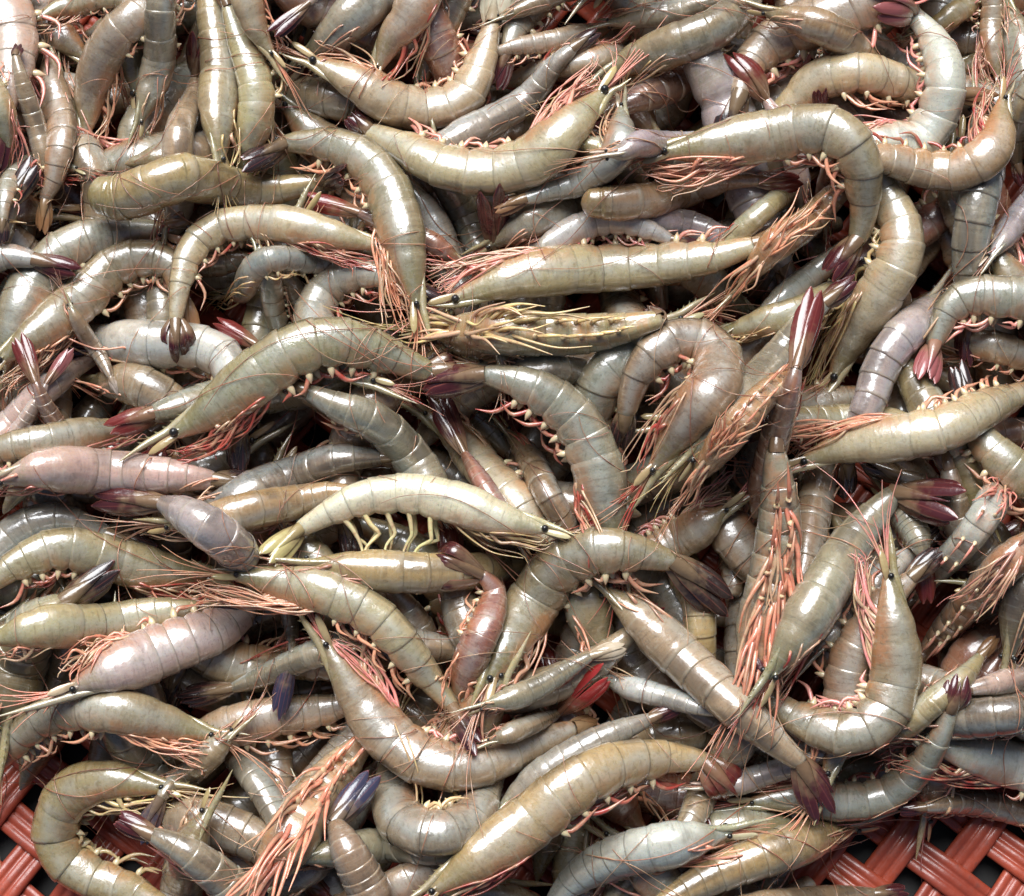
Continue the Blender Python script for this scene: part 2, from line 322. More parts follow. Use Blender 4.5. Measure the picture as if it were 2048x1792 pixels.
sh(4.2,82,'D','blue','p',None,[(1965,345),(1955,410),(1945,470),(1940,530)],'blue white shrimp standing vertically under the right angle one')
sh(3.8,52,'D','lav','d',None,[(1985,510),(2030,445),(2075,385)],'lavender shrimp slanting up to the right edge')
sh(5.0,88,'c','grey','p',('p',1845,775,14),[(2090,605),(2015,598),(1950,590),(1905,612),(1880,655),(1868,690)],'ringed grey shrimp coming in from the right edge and bending down to a pink tail')
sh(4.6,76,'E60','lav','p',None,[(1830,648),(1790,690),(1760,740),(1740,800),(1715,855)],'lavender grey shrimp slanting down above the straight cream one at the right')
sh(4.0,62,'S','tan','o',None,[(1870,692),(1950,690),(2060,712)],'tan shrimp lying along the right edge beneath the ringed grey one')
sh(5.0,90,'W','cream','y',None,[(1668,745),(1702,672),(1750,600),(1790,530),(1797,460),(1772,398),(1745,360)],'glossy cream shrimp curving down behind the hanging maroon tail of the arch',rost=(1632,815),eye=1,legs=1)
sh(5.8,60,'D','redbr','r',('r',1636,566,9),[(1528,1010),(1545,920),(1565,840),(1590,740)],'long upright shrimp with a tall dark red tail right of centre',fl=1)
sh(5.7,62,'U','orange','o',None,[(1480,580),(1535,520),(1600,462),(1662,405)],'orange bellied shrimp lying on its back slanting up to the large arch',rost=(1425,628),legs=1)
sh(4.5,56,'S','yellow','y',None,[(1480,652),(1540,640),(1610,615),(1680,570)],'pale yellow green shrimp head between the brown arch and the tall dark red tail')
sh(4.3,52,'S','blue','t',None,[(1560,605),(1610,562),(1665,518)],'blue white streaked shrimp under the orange bellied one')
sh(4.0,46,'D','olive','r',None,[(1465,475),(1520,428),(1565,390)],'dim olive shrimp head in the gap under the orange brown shrimp')
# --- centre
sh(6.0,102,'c','olive','r',('m',905,752,4),[(368,858),(432,815),(500,765),(580,706),(660,682),(740,695),(815,728),(860,745)],'biggest olive shrimp arched across the left centre, long beak pointing to lower left',rost=(238,925),eye=1,legs=1)
sh(6.1,84,'U','yellow','y',('m',1290,612,10),[(870,662),(945,660),(1040,665),(1140,670),(1240,660),(1318,642)],'yellow shrimp lying belly up across the centre with folded straw coloured legs',rost=(798,672),legs=1)
sh(6.3,94,'c','grey','r',('m',822,765,8),[(1225,1085),(1208,1000),(1190,920),(1155,845),(1090,790),(1015,760),(970,752)],'grey shrimp arched down through the centre, dark tail fan at its left end',legs=1)
sh(5.5,92,'c','brown','r',('d',1238,905,10),[(1315,925),(1372,842),(1432,765),(1435,700),(1370,678),(1300,715),(1265,775),(1252,830)],'brown arched shrimp right of centre with dark brown tail hanging at its left')
sh(4.5,86,'c','green','t',None,[(1270,700),(1200,765),(1180,850),(1195,920)],'green grey shrimp back between the grey arch and the brown arch')
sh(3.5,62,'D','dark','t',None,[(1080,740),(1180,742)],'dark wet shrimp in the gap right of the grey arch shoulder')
sh(6.6,100,'c','olive','t',('d',1478,1212,16),[(988,1345),(1022,1280),(1070,1200),(1120,1132),(1190,1102),(1270,1106),(1345,1124)],'smooth olive grey shrimp bent at the middle right of centre, head down to the left',rost=(938,1432))
sh(6.5,78,'S','glass','y',('y',515,1135,16),[(1075,1056),(1000,1038),(910,1006),(820,986),(730,996),(660,1026),(600,1060)],'pale yellow see-through shrimp with five pairs of straw legs dangling below',rost=(1150,1072),eye=1,swim=2)
sh(5.5,76,'S70','gold','t',None,[(625,1130),(740,1140),(840,1145),(940,1140),(1030,1130),(1100,1128)],'straight golden brown shrimp lying directly under the pale yellow see-through one')
sh(6.65,64,'W','redbr','o',('m',850,1108,12),[(915,1395),(945,1312),(976,1240),(988,1180),(962,1150)],'reddish shrimp with its maroon tail curled over like a hook in the centre')
sh(6.3,80,'S60','lav','p',('m',162,988,10),[(492,1118),(440,1072),(382,1035),(322,1005)],'pinkish lavender shrimp tail with an open maroon fan pointing left',cf=.1,blunt=1)
sh(5.0,86,'S60','pink','p',None,[(20,958),(110,945),(220,946),(330,952),(430,962)],'pink white shrimp lying flat along the left edge above the lavender tail')
sh(4.5,66,'S','olive','p',None,[(265,852),(200,870),(110,885),(30,892),(-30,905)],'olive shrimp lying flat left of the biggest one, its head pointing right',rost=(345,840))
sh(4.0,92,'S60','blue','t',None,[(-30,1130),(45,1065),(120,1042),(215,1070)],'lavender blue empty shell behind the olive shrimp at the left edge')
sh(5.3,86,'c','olive','r',None,[(405,1150),(310,1140),(220,1118),(130,1098),(50,1128),(-25,1178)],'olive shrimp arching from the left edge with orange mouth legs at its right end',legs=1,rost=(455,1165))
sh(6.3,100,'N','pink','c',None,[(150,1365),(235,1325),(330,1288),(410,1258),(468,1220),(492,1175)],'pinkish tan shrimp at the left with a sheaf of long pink legs above its beak',rost=(-10,1435),legs=2)
sh(5.0,112,'D','olive','t',None,[(15,1440),(30,1345),(62,1262),(130,1205)],'broad mottled olive shrimp at the left edge behind the pink legged one')
sh(5.1,80,'S','yellow','o',None,[(105,1255),(190,1252),(290,1232)],'yellow tan shrimp with a white streak above the sheaf of pink legs')
sh(7.0,80,'c','cream','o',('m',966,1512,9),[(495,1162),(580,1170),(680,1197),(762,1242),(822,1310),(872,1375),(905,1415)],'cream shrimp sloping to lower right, splayed yellow legs at its head and cream dots below',rost=(415,1140),legs=2)
sh(6.7,94,'c','tan','p',('t',1200,1447,5),[(662,1302),(712,1382),(772,1465),(842,1520),(930,1535),(1020,1506),(1105,1472),(1145,1458)],'glossy tan shrimp bent like a U under the cream sloping one',legs=1)
sh(5.5,86,'c','grey','y',None,[(785,1560),(800,1640),(870,1668),(940,1640),(975,1570)],'grey shrimp curled tightly like a bowl under the glossy U')
sh(6.4,98,'c','gold','r',('r',1482,1605,14),[(880,1772),(960,1716),(1050,1652),(1120,1590),(1200,1542),(1290,1518),(1370,1516),(1410,1524)],'big golden shrimp arching along the bottom centre, red tail at its right end',rost=(800,1815))
sh(5.6,62,'D','blue','t',None,[(1000,1625),(1100,1540),(1200,1480),(1300,1438)],'steel blue shrimp back just above the big golden one')
sh(7.1,88,'D','tan','t',('m',1655,1640,26),[(1225,1188),(1290,1245),(1370,1320),(1450,1395),(1530,1465),(1600,1525)],'brown backed shrimp lying straight and diagonal right of centre, forked maroon tail at lower right')
sh(6.8,94,'c','olive','p',('m',1485,1300,9),[(1778,1170),(1788,1260),(1790,1350),(1765,1430),(1700,1468),(1630,1450),(1570,1420),(1530,1385)],'olive shrimp hooked like a J at lower right, star of pink legs inside',legs=1)
sh(6.3,94,'E60','grey','r',('m',1945,1015,30),[(1550,1335),(1600,1260),(1642,1190),(1682,1120),(1732,1050),(1790,985)],'grey green ringed shrimp slanting up to the right, red tail blades spread on top')
sh(6.0,94,'U','grey','c',None,[(1512,1320),(1530,1230),(1550,1130),(1556,1040),(1550,960)],'shrimp on its back standing upright with long coral legs folded over its belly',legs=3)
sh(7.0,86,'N','cream','o',None,[(1622,916),(1700,886),(1800,872),(1890,858),(1970,820),(2070,770)],'cream yellow shrimp with a black eye lying out to the right edge',rost=(1490,965),eye=1,legs=1)
sh(6.2,76,'N','tan','p',None,[(1440,1025),(1390,1060),(1330,1092),(1265,1125)],'tan shrimp head pointing up to the right above the bent olive grey one',rost=(1560,940),legs=1)
sh(5.3,60,'U','orange','o',None,[(1392,960),(1450,880),(1520,800),(1580,740)],'orange shrimp on its back in the slope left of the tall dark red tail',legs=2)
sh(5.0,78,'D','green','y',None,[(1430,860),(1500,780),(1565,705),(1605,650)],'pale green glossy shrimp behind the orange one on its back')
sh(5.5,60,'U','pale','p',None,[(1990,1000),(1930,1090),(1865,1170)],'pale shrimp with a spray of pink legs, left of the fibrous brown one',legs=1)
sh(5.8,66,'U','brown','t',None,[(2060,1070),(1985,1155),(1905,1240),(1845,1310)],'brown fibrous shrimp on its back sloping to the right edge',legs=2)
sh(6.1,60,'D','grey','r',('r',1852,1212,10),[(1780,1000),(1822,1048),(1846,1110)],'silver grey shrimp tail hanging down with red blades below the ringed one')
sh(5.5,58,'D','pale','t',None,[(1685,1240),(1730,1190),(1775,1145)],'small pale glossy shrimp in the gap inside the J shaped one')
sh(5.6,82,'W','tan','o',None,[(1690,1420),(1700,1325),(1742,1245)],'tan shrimp with orange legs standing inside the J shaped one')
sh(6.7,72,'c','grey','r',('m',1925,1340,22),[(1515,1602),(1600,1592),(1690,1604),(1770,1590),(1830,1540),(1876,1470),(1902,1418)],'grey white shrimp curved up at the lower right with red legs along its inside',legs=1)
sh(6.0,88,'S','pale','r',None,[(1878,1495),(1940,1512),(2010,1528),(2090,1545)],'pale shiny shrimp cut by the right edge above the basket corner',legs=1)
sh(4.0,74,'D','dark','t',None,[(1905,1440),(1965,1435),(2040,1428)],'dark grey rounded shrimp back with one square glint near the right edge')
sh(6.0,82,'S70','gold','t',None,[(1700,1655),(1612,1680),(1530,1710),(1440,1745),(1340,1795)],'golden olive shrimp lying along the bottom right, just left of the bare basket',rost=(1810,1618))
sh(6.1,86,'S50','pale','o',None,[(1440,1668),(1340,1690),(1240,1712),(1160,1752),(1105,1805)],'pale grey shrimp at the bottom centre under the big golden one')
sh(5.0,62,'D','brown','t',None,[(1480,1812),(1620,1800),(1750,1788)],'brown shrimp back cut by the bottom edge left of the right basket holes')
sh(6.0,90,'c','gold','y',None,[(310,1575),(225,1562),(152,1582),(112,1642),(125,1712),(190,1757),(270,1784),(350,1825)],'golden olive shrimp curled like a C beside the basket in the lower left')
sh(5.5,80,'S60','grey','p',None,[(480,1790),(430,1745),(370,1702),(305,1670)],'grey banded shrimp sloping down inside the lower left curl')
sh(6.1,56,'D','tan','t',('b',268,1695,12),[(460,1470),(400,1525),(350,1568),(322,1595)],'small tan shrimp whose dark blue maroon tail rests on the grey banded one')
sh(6.2,94,'U','cream','c',None,[(525,1765),(580,1680),(645,1580),(730,1480)],'cream shrimp belly up at the bottom with bright coral legs and feelers',legs=3,rost=(490,1830))
sh(6.1,80,'c','olive','o',None,[(410,1468),(310,1440),(220,1422),(130,1420),(62,1450),(15,1500),(-25,1545)],'olive shrimp stretched above the lower left curl, white glare at its bent left end',legs=1,rost=(500,1470))
sh(5.6,80,'S','tan','o',None,[(400,1485),(470,1452),(560,1432),(660,1418)],'dull tan shrimp left of the glossy U, its belly edged orange')
sh(5.4,52,'D','grey','t',('d',342,1402,12),[(610,1315),(545,1343),(480,1370),(465,1376)],'dark grey tail in the black hollow beneath the pink legged shrimp')
sh(5.9,36,'D','dark','t',('b',550,1438,9),[(580,1235),(585,1305)],'blue black tail fan hanging straight down left of the glossy U')
sh(6.3,76,'D','brown','t',('b',752,1542,12),[(770,1840),(725,1755),(685,1680),(668,1645)],'brown shrimp at the bottom with a dark blue and red tail pointing up')
sh(5.6,76,'N','cream','t',None,[(935,895),(980,955),(1030,1000),(1065,1045)],'white glossy shrimp with orange edge above the eye of the see-through one')
sh(5.0,80,'D','grey','t',None,[(865,985),(820,912),(760,852),(685,818)],'glassy grey shrimp sloping in the shadow under the biggest olive one')
sh(5.9,42,'D','redbr','r',('m',868,785,14),[(965,965),(928,905)],'dark maroon tail pointing up in the shadow right of the glassy grey one')
sh(5.0,56,'D','brown','r',None,[(1065,925),(1098,995),(1135,1050)],'brown shrimp in shadow left of the grey arch leg row')
sh(5.4,46,'D','grey','t',('w',1265,1290,8),[(1080,1372),(1130,1342),(1182,1312)],'small grey shrimp tail with lavender fan under the bent olive grey one')
sh(6.95,40,'D','tan','o',('s',1215,1335,16),[(985,1480),(1060,1450),(1118,1425)],'vivid red tail fan above the right arm of the glossy U')
sh(5.0,46,'D','pale','t',None,[(1262,1375),(1310,1388),(1375,1408)],'pale thin shrimp right of the vivid red tail fan')
sh(5.6,66,'D','gold','t',None,[(1375,1160),(1398,1210),(1402,1270)],'short golden shrimp with white glint under the dark right tail of the bent one')
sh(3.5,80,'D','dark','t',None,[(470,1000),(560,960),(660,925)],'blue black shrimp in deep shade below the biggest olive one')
sh(5.6,72,'D','orange','t',None,[(420,1045),(520,1018),(640,992)],'orange tan shrimp with a white line behind the tail of the see-through one')
sh(6.0,46,'D','lav','t',None,[(1470,1568),(1540,1545),(1600,1528)],'thin lavender shrimp left of the forked maroon tail at lower right')
sh(4.5,72,'D','brown','t',None,[(1645,945),(1622,1050),(1598,1180)],'dark brown shrimp in shade right of the coral legs')
sh(5.5,92,'S','olive','t',None,[(2075,975),(2005,925),(1955,872),(1930,820)],'olive brown shrimp cut by the right edge under the cream yellow one')
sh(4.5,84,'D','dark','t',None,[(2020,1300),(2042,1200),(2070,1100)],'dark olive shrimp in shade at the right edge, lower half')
sh(3.5,66,'W','blue','y',None,[(868,455),(895,520),(922,590)],'blue grey shrimp with cream dots between the hanging olive one and the striped tail')
sh(3.4,60,'D','grey','r',None,[(895,370),(930,430),(958,500)],'dim grey shrimp under the middle of the smiling cream one')
sh(3.5,58,'D','olive','t',None,[(1220,352),(1268,388),(1310,412)],'olive shrimp back in the gap left of the orange brown one')
sh(3.0,52,'N','tan','p',None,[(1260,98),(1180,122),(1080,142),(990,165)],'tan shrimp with curly pink legs right of the U shaped one',legs=1)
sh(2.0,42,'D','brown','t',None,[(1005,32),(1120,15),(1270,-12)],'brown shrimp along the very top edge right of the upright tail')
sh(6.0,52,'D','yellow','t',None,[(1810,1450),(1865,1402),(1910,1365)],'yellow olive shrimp piece beside the right tip of the J shaped one')
sh(5.0,54,'D','brown','o',None,[(2070,1632),(1960,1605),(1850,1615)],'dark brown shrimp at the right edge just above the basket corner',legs=1)
sh(5.2,60,'D','pink','r',None,[(2070,1345),(2000,1365),(1940,1378)],'dusky pink shrimp at the right edge above the dark rounded back')
sh(5.0,70,'S','tan','r',None,[(740,1800),(830,1755),(900,1720),(960,1700)],'tan shrimp with red legs at the bottom edge below the curled bowl one')
sh(5.0,66,'D','grey','t',None,[(700,1700),(780,1690),(860,1700)],'grey shrimp back in shade below the curled bowl one')
sh(5.0,60,'D','grey','o',None,[(470,1505),(520,1570),(560,1640)],'grey shrimp in shade left of the coral legged one')
sh(4.8,66,'D','tan','t',None,[(1480,1480),(1420,1560),(1380,1640)],'dim tan shrimp under the diagonal brown backed one, right of the golden arch')

# ---------------------------------------------------------------- lay the heap: drop every shrimp on those beneath it
GW, GC = 2900, 6.0
GN = int(GW/GC)
H = np.full((GN, GN), 10.0)                      # top of the heap so far (world units), starts on the basket floor
ID = np.full((GN, GN), -1)
def gi(x, y):
    return np.clip(((np.asarray(x)+GW/2)/GC).astype(int), 0, GN-1), np.clip(((np.asarray(y)+GW/2)/GC).astype(int), 0, GN-1)
PT = np.array([0, .06, .14, .22, .30, .38, .50, .60, .70, .78, .86, .93, 1.0])
PW = np.array([.32, .54, .79, .94, 1.0, .99, .95, .91, .85, .76, .64, .52, .40])
def prof(t, o):
    w = np.interp(t, PT, PW)
    if o.get('cf', 1) < .2: w = np.interp(t, [0, .12, .4, .65, .85, 1], [.8, .97, .98, .80, .56, .36])
    elif o.get('blunt'): w = np.maximum(w, np.interp(t, [0, .12, 1], [.80, .97, 0]))
    return w
def bel(spec, P):
    """side (+1 = left of travel in world x/y) and dip of the belly below the horizontal"""
    T = P[-1]-P[0]
    if spec == 'U': return 1, -90.0
    if spec[0] == 'D': return (1 if rnd.random() < .5 else -1), rnd.uniform(52, 72)
    if spec[0] == 'c':
        d = np.diff(P, axis=0); a = (d[:-1, 0]*d[1:, 1]-d[:-1, 1]*d[1:, 0]).sum()
        side = 1 if a > 0 else -1
    else:
        v = dict(N=(0, 1), S=(0, -1), E=(1, 0), W=(-1, 0))[spec[0]]
        side = 1 if (-T[1]*v[0]+T[0]*v[1]) > 0 else -1
    dip = float(spec[1:]) if len(spec) > 1 else rnd.uniform(4, 20)
    return side, dip
def extend(s):
    # the photo shows only a short stretch of many buried shrimps: carry the body on under its neighbours
    layer, w, belly, tint, limb, fan, pts, label, o = s
    if o.get('filler') or layer > 6.05: return
    Q = np.array(pts, float); Ln = np.linalg.norm(np.diff(Q, axis=0), axis=1).sum(); need = 4.7*w-Ln
    if need < 25: return
    hd_ = need if fan and fan[1] is not None else (0 if o.get('rost') else need*.5)
    if o.get('blunt') and not fan: hd_ = 0; need *= .7
    tl_ = need-hd_ if not (fan and fan[1] is not None) else 0
    outs = lambda q: not (5 < q[0] < 2043 and 5 < q[1] < 1787)
    if outs(Q[0]): hd_, tl_ = need, 0
    elif outs(Q[-1]): hd_, tl_ = 0, need
    if hd_ > 20:
        d = unit((Q[0]-Q[1])[None])[0]; pe = np.array([-d[1], d[0]])*rnd.uniform(-.25, .25)
        Q = np.vstack([Q[0]+d*hd_+pe*hd_, Q[0]+d*hd_*.5+pe*hd_*.3, Q])
    if tl_ > 20:
        d = unit((Q[-1]-Q[-2])[None])[0]; pe = np.array([-d[1], d[0]])*rnd.uniform(-.25, .25)
        Q = np.vstack([Q, Q[-1]+d*tl_*.5+pe*tl_*.3, Q[-1]+d*tl_+pe*tl_])
    if any(blocked(*q) for q in Q) and not any(blocked(*q) for q in pts): return
    s[6] = [tuple(q) for q in Q]
def layout(s, idx):
    layer, w, belly, tint, limb, fan, pts, label, o = s
    zg = 35+layer*32
    for it in range(3):
        xs, ys = px([p[0] for p in pts], [p[1] for p in pts], zg)
        P, L = catmull(np.stack([xs, ys], 1), 61)
        if it == 0: side, dip = bel(belly, P)
        t = np.linspace(0, 1, 61); p = prof(t, o)
        wl = w*(.78+.22*math.sin(R(dip))**2); hd = w*(1+.06*math.sin(R(dip))**2); cd, sd_ = abs(math.cos(R(dip))), abs(math.sin(R(dip)))
        a = .5*p*math.hypot(wl*cd, hd*sd_); r = .5*p*math.hypot(hd*cd, wl*sd_)
        need = np.zeros(61)
        for i in range(61):
            q = .62*r[i]; off = np.array([(0, 0), (q, 0), (-q, 0), (0, q), (0, -q), (.7*q, .7*q), (-.7*q, .7*q), (.7*q, -.7*q), (-.7*q, -.7*q)])
            gx, gy = gi(P[i, 0]+off[:, 0], P[i, 1]+off[:, 1])
            need[i] = H[gx, gy].max()+a[i]*(.85 if layer > 4.9 else .62)
        z = gsm(need, 7.0)
        lift = np.maximum(need-z, 0)
        z = z+.45*lift.max()*1.0
        z = gsm(np.maximum(z, need-.12*w), 4.0)
        zg = np.interp(np.linspace(0, 1, len(pts)), t, z)
    return dict(P=np.column_stack([P, z]), L=L, side=side, dip=dip, w=w, wl=wl, hd=hd, a=a, r=r, s=s, t=t)
def stamp(l, idx):
    for i in range(0, 61):
        x, y, z = l['P'][i]; r = l['r'][i]; a = l['a'][i]; k = int(r/GC)+1
        cx, cy = gi(x, y); x0, x1, y0, y1 = max(cx-k, 0), min(cx+k+1, GN), max(cy-k, 0), min(cy+k+1, GN)
        X = (np.arange(x0, x1)+.5)*GC-GW/2; Y = (np.arange(y0, y1)+.5)*GC-GW/2
        d2 = ((X[:, None]-x)**2+(Y[None]-y)**2)/(r*r)
        top = np.where(d2 < 1, z+a*np.sqrt(np.maximum(1-d2, 0)), -1e9)
        sub = H[x0:x1, y0:y1]; m = top > sub; sub[m] = top[m]; ID[x0:x1, y0:y1][m] = idx

def blocked(x, y):
    """the two bare corners where the basket shows"""
    return (x < 62 and y > 1560) or (x < 260 and y > 1810) or (x > 1715 and y > 1665) or (x > 1560 and y > 1830)
fill = []
FG = 'shrimps half hidden low in the heap'
for lev in (0, 1):
  yy = -90-lev*70
  while yy < 1900:
      xx = -110
      while xx < 2180:
          x = xx+rnd.uniform(-60, 60); y = yy+rnd.uniform(-50, 50); an = rnd.uniform(0, 2*math.pi); ln = rnd.uniform(300, 420); cv = rnd.uniform(-.9, .9)
          pts = []
          for k in (-1, -.5, 0, .5, 1):
              a2 = an+cv*k; pts.append((x+k*ln/2*math.cos(an+cv*k*.5), y+k*ln/2*math.sin(an+cv*k*.5)))
          if not any(blocked(*q) for q in pts) and not (lev == 1 and y > 1480 and (x < 160 or x > 1600)):
              fill.append([lev+rnd.choice([0, .5]), rnd.uniform(80, 100), rnd.choice(['c', 'c', 'D', 'D']), rnd.choice(['brown', 'grey', 'olive', 'tan', 'grey', 'tan', 'redbr', 'brown']),
                           rnd.choice('prod'), (rnd.choice('mdmr'), None, None, 10), pts, 'shrimp half hidden in the dark gaps low in the heap', dict(filler=1)])
          xx += 205
      yy += 165
fill.sort(key=lambda s: s[0])
S.sort(key=lambda s: s[0])
ALL = fill+S
LAY = []
for i, s in enumerate(ALL):
    extend(s); l = layout(s, i); stamp(l, i); LAY.append(l)
vis = np.bincount(ID[ID >= 0].ravel(), minlength=len(ALL))
print('heap top', H.max(), 'mean', H[100:-100, 100:-100].mean(), 'fillers', len(fill), 'visible fillers', (vis[:len(fill)] > 25).sum(), 'shrimps', len(S))
for i in range(len(fill), len(ALL)):
    if vis[i] < 60: print('  little seen:', vis[i], ALL[i][7])

# ---------------------------------------------------------------- build one shrimp and its parts
NS = 22
TH = np.arange(NS)/NS*2*math.pi
def frame(P, side, dip):
    T = unit(np.gradient(P, axis=0)); Z = np.array([0, 0, 1.0])
    Lv = unit(np.cross(np.broadcast_to(Z, T.shape), T)); Up = np.cross(T, Lv)
    if side < 0: Lh = -Lv
    else: Lh = Lv
    b = math.cos(R(dip))*Lh-math.sin(R(dip))*Up
    return T, b, np.cross(T, b)
def ring_mesh(Cn, B, Sd, hd, wl, mult, al, ed, scallop, close=None):
    n = len(Cn); ct, st = np.cos(TH), np.sin(TH)
    yv = -ct; low = np.clip(yv, 0, 1)
    xs = np.sign(st)*np.abs(st)**.88
    V = []
    for i in range(n):
        h = hd[i]*mult[i]*.5; w_ = wl[i]*mult[i]*.5
        y = np.where(yv > 0, np.minimum(yv*1.0, .86+.0*yv)*(1+scallop[i]), yv)
        x = xs*np.where(yv > 0, 1-.18*low**2, 1-.10*np.clip(-yv, 0, 1)**3)
        V.append(Cn[i]+(y*h)[:, None]*B[i]+(x*w_)[:, None]*Sd[i])
    V = np.concatenate(V)
    pat = np.stack([np.repeat(al, NS), np.tile((yv+1)/2, n), np.repeat(ed, NS)], 1)
    return V, grid_faces(n, NS), pat
def leg(P, r0, r1, name, parent, org, col, ns=5, flat=1.0, smoothn=14):
    Q, _ = catmull(P, smoothn)
    V, F = tube(Q, np.linspace(r0, r1, len(Q)), ns, flat)
    return mesh_obj(name, V, F, LIMB, np.zeros((len(V), 3)), parent, org, col)
def blade(base, tip, up, width, thick, name, parent, org, col, bend=0.0):
    n = 14; u = np.linspace(0, 1, n); D = tip-base; side = unit(np.cross(up, D)[None])[0]
    P = base+u[:, None]*D+(np.sin(u*math.pi)*bend)[:, None]*unit(up[None])[0]
    prof_ = np.interp(u, [0, .1, .3, .6, .85, .95, 1], [.30, .48, .82, 1.0, .82, .48, .12])*width*.5
    nc = 12; th = np.arange(nc)/nc*2*math.pi
    V = P[:, None]+prof_[:, None, None]*np.cos(th)[None, :, None]*side+(np.clip(prof_*.22, thick*.4, thick)[:, None, None]*np.sin(th)[None, :, None])*unit(up[None])[0]
    # raised mid rib
    V[:, nc//4] += unit(up[None])[0]*thick*.55
    ed = np.maximum(np.abs(np.cos(th))[None]*np.ones((n, 1)), (u**6)[:, None]*np.ones((1, nc)))
    ribv = np.zeros((n, nc)); ribv[:, nc//4] = 1
    pat = np.stack([np.repeat(u, nc), ribv.ravel(), ed.ravel()], 1)
    return mesh_obj(name, V.reshape(-1, 3), grid_faces(n, nc), FAN, pat, parent, org, col)
def topz(x, y):
    gx, gy = gi(x, y); return H[gx, gy]
def vary(c, k=.17):
    f = 1+rnd.uniform(-k, k); return tuple(min(1, max(.004, v*f*(1+rnd.uniform(-.05, .05)))) for v in c)
def cutlabel(t, n=9):
    ws = t.replace(',', ' ,').split(); best = None
    stop = {'with', 'lying', 'in', 'by', 'beside', 'near', 'under', 'above', 'below', 'at', 'across', 'along', 'arching', 'arched', 'on', 'behind', ',', 'pointing', 'slanting', 'sloping', 'left', 'right', 'seen', 'standing', 'hanging', 'between', 'from'}
    for i in range(3, min(n, len(ws)-1)+1):
        if ws[i] in stop and ws[i-1] not in stop: best = i
    return ' '.join(ws[:best or n]).replace(' ,', ',')
USED = {}
def filler_label(i):
    l = LAY[i]; yy_, xx_ = None, None
    m = np.argwhere(ID == i); c = m.mean(0); k = m[np.argmin(((m-c)**2).sum(1))]
    best = None
    for r in range(2, 40):
        x0, x1, y0, y1 = max(k[0]-r, 0), k[0]+r+1, max(k[1]-r, 0), k[1]+r+1
        ids = ID[x0:x1, y0:y1].ravel(); ids = ids[ids >= len(fill)]
        if len(ids): best = np.bincount(ids).argmax(); break
    if best is None: return ALL[i][7]
    q = np.argwhere(ID == best); dv = k-q[np.argmin(((q-k)**2).sum(1))]
    side = ('right of' if dv[0] > 0 else 'left of') if abs(dv[0]) > abs(dv[1]) else ('just above' if dv[1] > 0 else 'just below')
    tn = dict(dark='black', blue='grey blue', redbr='reddish').get(ALL[i][3], ALL[i][3])
    base_ = 'shadowed %s shrimp %s the %s' % (tn, side, cutlabel(ALL[best][7]))
    if base_ in USED:
        hv = ['left', 'centre', 'right'][min(2, max(0, int((k[0]*GC-GW/2+1024)/683)))]; vv = ['bottom', 'middle', 'top'][min(2, max(0, int((k[1]*GC-GW/2+896)/598)))]
        base_ = 'dim %s shrimp low in the %s %s, %s the %s' % (tn, vv, hv, side, cutlabel(ALL[best][7], 6))
        if base_ in USED: base_ = base_.replace('dim', 'deeper')
        base_ = ' '.join(base_.split()[:16])
    USED[base_] = 1
    return base_
